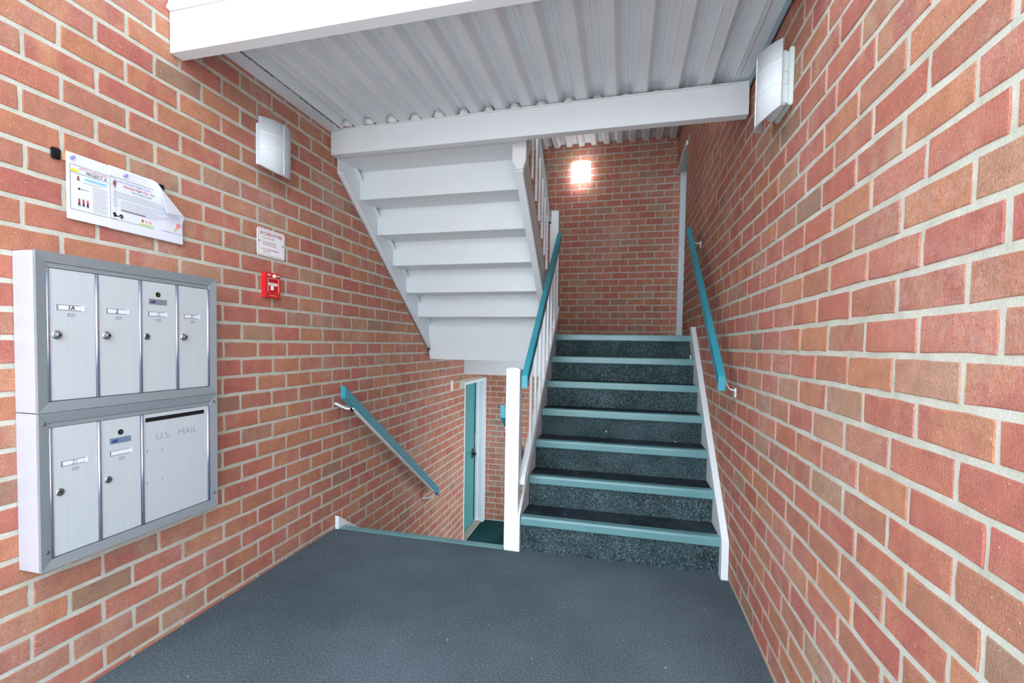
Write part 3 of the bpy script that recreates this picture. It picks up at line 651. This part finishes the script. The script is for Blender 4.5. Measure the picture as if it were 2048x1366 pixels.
# ------------------------------------------------------------------ fire sign and pull station
def rounded(y0, y1, z0, z1, r, n=5):
    pts = []
    for cy, cz, a0 in ((y1 - r, z1 - r, 0), (y0 + r, z1 - r, 90), (y0 + r, z0 + r, 180), (y1 - r, z0 + r, 270)):
        for i in range(n): t_ = math.radians(a0 + 90 * i / (n - 1)); pts.append((cy + r * math.cos(t_), cz + r * math.sin(t_)))
    return pts
so = (XL, 1.923, 1.5745)
sg = MB().prism([(a - so[1], b - so[2]) for a, b in rounded(1.923, 2.113, 1.5745, 1.7065, .012)], .001, .004, 'x').build('fire_sign', 'signwhite'); sg.location = so
tag(sg, 'white fire instruction sign with red lettering above the red pull station', 'sign')
ou = rounded(1.929, 2.107, 1.580, 1.701, .009); inn = rounded(1.9302, 2.1058, 1.5812, 1.6998, .008); n = len(ou)
mb = MB(); mb.add([(.0042, a - so[1], b - so[2]) for a, b in ou + inn], [(i, (i + 1) % n, n + (i + 1) % n, n + i) for i in range(n)]); mb.build('printed_border', 'ink', sg)
X = XL + .0044
wall_text('IN CASE OF FIRE', 'printed_heading', .0225, 'redink', sg, 2.018, 1.6765, X, 'CENTER', .0006, 0, .93, so)
for txt, y, z in (('1. PULL FIRE ALARM', 1.946, 1.6595), ('2. LEAVE BUILDING BY', 1.946, 1.6385), ('EXIT OR EXIT STAIR', 1.958, 1.6270), ('3. CALL FIRE DEPARTMENT', 1.946, 1.6045), ('(DIAL 911)', 1.961, 1.5925)):
    wall_text(txt, 'printed_text', .0112, 'redink', sg, y, z, X, 'LEFT', .0001, 0, .93, so)
for y in (1.9365, 2.0975): MB().lathe([(.0036, .004), (.003, .006)], (0, y - so[1], 1.643 - so[2]), 'x', 10).build('screw', 'black', sg)
t = thing('fire_alarm_pull', 'red fire alarm pull station with a white T handle', 'fire alarm', (XL, 2.005, 1.373)); A = At(t)
yb0, yb1, zb0, zb1 = 1.954, 2.056, 1.373, 1.4955; xf = XL + .023
fr = MB()
for b in ((yb0, yb1, 1.4665, zb1), (yb0, yb1, zb0, 1.402), (yb0, 1.972, 1.402, 1.4665), (2.045, yb1, 1.402, 1.4665)): fr.box(XL, xf, *b)
A(fr, 'housing', 'red'); A(MB().box(XL, xf - .009, 1.972, 2.045, 1.402, 1.4665), 'recess', 'red')
w_ = MB()
for b in ((1.9705, 2.0465, 1.4665, 1.4678), (1.9705, 1.972, 1.402, 1.4678), (2.045, 2.0465, 1.402, 1.4678)): w_.box(xf, xf + .0006, *b)
A(w_, 'recess_outline', 'cream')
hd = MB().box(xf - .009, xf - .001, 1.974, 2.040, 1.433, 1.4465).box(xf - .009, xf - .001, 2.0, 2.013, 1.411, 1.433)
h_ = A(hd, 'pull_handle', 'cream', None, .001)
wall_text('PULL DOWN', 'handle_lettering', .0085, 'grayink', h_, 2.007, 1.4370, xf - .0006, 'CENTER', 0, 0, 1, tuple(t.location))
A(MB().lathe([(.003, 0), (.002, .0012)], (xf - .009, 2.0065, 1.407), 'x', 10), 'handle_slot', 'dark')
A(MB().lathe([(.009, 0), (.009, .006), (.0075, .0085), (.004, .009)], (xf, 2.012, 1.4805), 'x', 16), 'reset_knob', 'cream')
wall_text('FIRE', 'housing_lettering', .0125, 'cream', t, 1.967, 1.4795, xf + .0004, 'LEFT', .0003, 0, .95, tuple(t.location))
wall_text('ALARM', 'housing_lettering', .0125, 'cream', t, 2.0225, 1.4795, xf + .0004, 'LEFT', .0003, 0, .72, tuple(t.location))
printed('maker_line', 'cream', t, tuple(t.location), xf + .0002, (1.982, 2.030, 1.3835, 1.3848))
sp = MB().box(0, .006, 0, .064, 0, .105).build('switch_plate', 'cream', None, .002); sp.location = (XL, 4.60, .675); tag(sp, 'cream switch plate on the brick near the basement door', 'switch plate')

# ------------------------------------------------------------------ wall lights
def wall_light(label, origin, e_out, e_u, lit, open_side):
    """origin = wall point at the middle of the backplate base; e_out away from the wall; e_u along it"""
    t = thing('wall_light', label, 'wall light', origin)
    eo, eu = Vector(e_out), Vector(e_u); ez = Vector((0, 0, 1))
    def put(mb, name, mat, bevel=0, smooth=False, parent=None):
        q = MB(); q.v = [tuple(eu * v[0] + eo * v[1] + ez * v[2]) for v in mb.v]; q.f = mb.f
        return q.build(name, mat, parent or t, bevel, smooth)
    put(MB().box(-.074, .074, 0, .016, .012, .205), 'backplate', 'clear' if open_side else 'white', .003)
    put(MB().box(-.068, .068, .016, .048, .018, .20), 'lamp_body', 'white', .006)
    if not lit:
        for z in (.085, .125): put(MB().box(-.072, -.0665, .020, .046, z, z + .022), 'clip', 'white', .001)
    n = 18; hw, e0, e1 = .108, .047, .098
    Rr = (hw * hw + (e1 - e0) ** 2) / (2 * (e1 - e0)); am = math.asin(hw / Rr)
    def arc(i, r=0): a_ = -am + 2 * am * i / n; return ((Rr + r) * math.sin(a_), e1 - Rr + (Rr + r) * math.cos(a_))
    def zbot(i): s = abs(2 * i / n - 1); return -.002 - .026 * (1 - s * s)
    m = MB(); vs = []
    for i in range(n + 1):
        o_, ii = arc(i), arc(i, -.004); vs += [(*o_, zbot(i)), (*o_, .217), (*ii, .217), (*ii, zbot(i))]
    fs = [(3, 2, 1, 0), tuple(range(4 * n, 4 * n + 4))]
    for i in range(n):
        for k in range(4): fs.append((i * 4 + k, i * 4 + (k + 1) % 4, i * 4 + 4 + (k + 1) % 4, i * 4 + 4 + k))
    sh = put(m.add(vs, fs), 'shade', 'shade_lit' if lit else 'shade', 0, True)
    for f in sh.data.polygons: f.use_smooth = len(f.vertices) == 4 and abs(f.normal.z) < .3
    g = MB()
    for zc in (.072, .145):
        vv = []
        for i in range(n + 1):
            p = arc(i, .0016); q_ = arc(i, -.001); vv += [(*p, zc), (*p, zc + .003), (*q_, zc + .003), (*q_, zc)]
        g.add(vv, [(i * 4 + k, i * 4 + (k + 1) % 4, i * 4 + 4 + (k + 1) % 4, i * 4 + 4 + k) for i in range(n) for k in range(4)])
    c0 = arc(n / 2, .0012); g.box(-.0015, .0015, c0[1] - .002, c0[1] + .0005, -.02, .217)
    put(g, 'shade_grid', 'shade_lit' if lit else 'white', 0, False, sh)
    if lit: put(MB().lathe([(.018, .03), (.018, .19)], (0, .066, 0), 'z', 12), 'lamp_tube', 'tube')
    return t
wall_light('unlit white wall light above the fire instruction sign', (XL, 1.992, 1.985), (1, 0, 0), (0, 1, 0), False, False)
wall_light('unlit white wall light on brick beside the beam end, seen from underneath', (XR, 1.907, 1.976), (-1, 0, 0), (0, 1, 0), False, True)
wall_light('glowing wall light high on the back brick wall', (-.508, YB, 3.035), (0, -1, 0), (1, 0, 0), True, False)
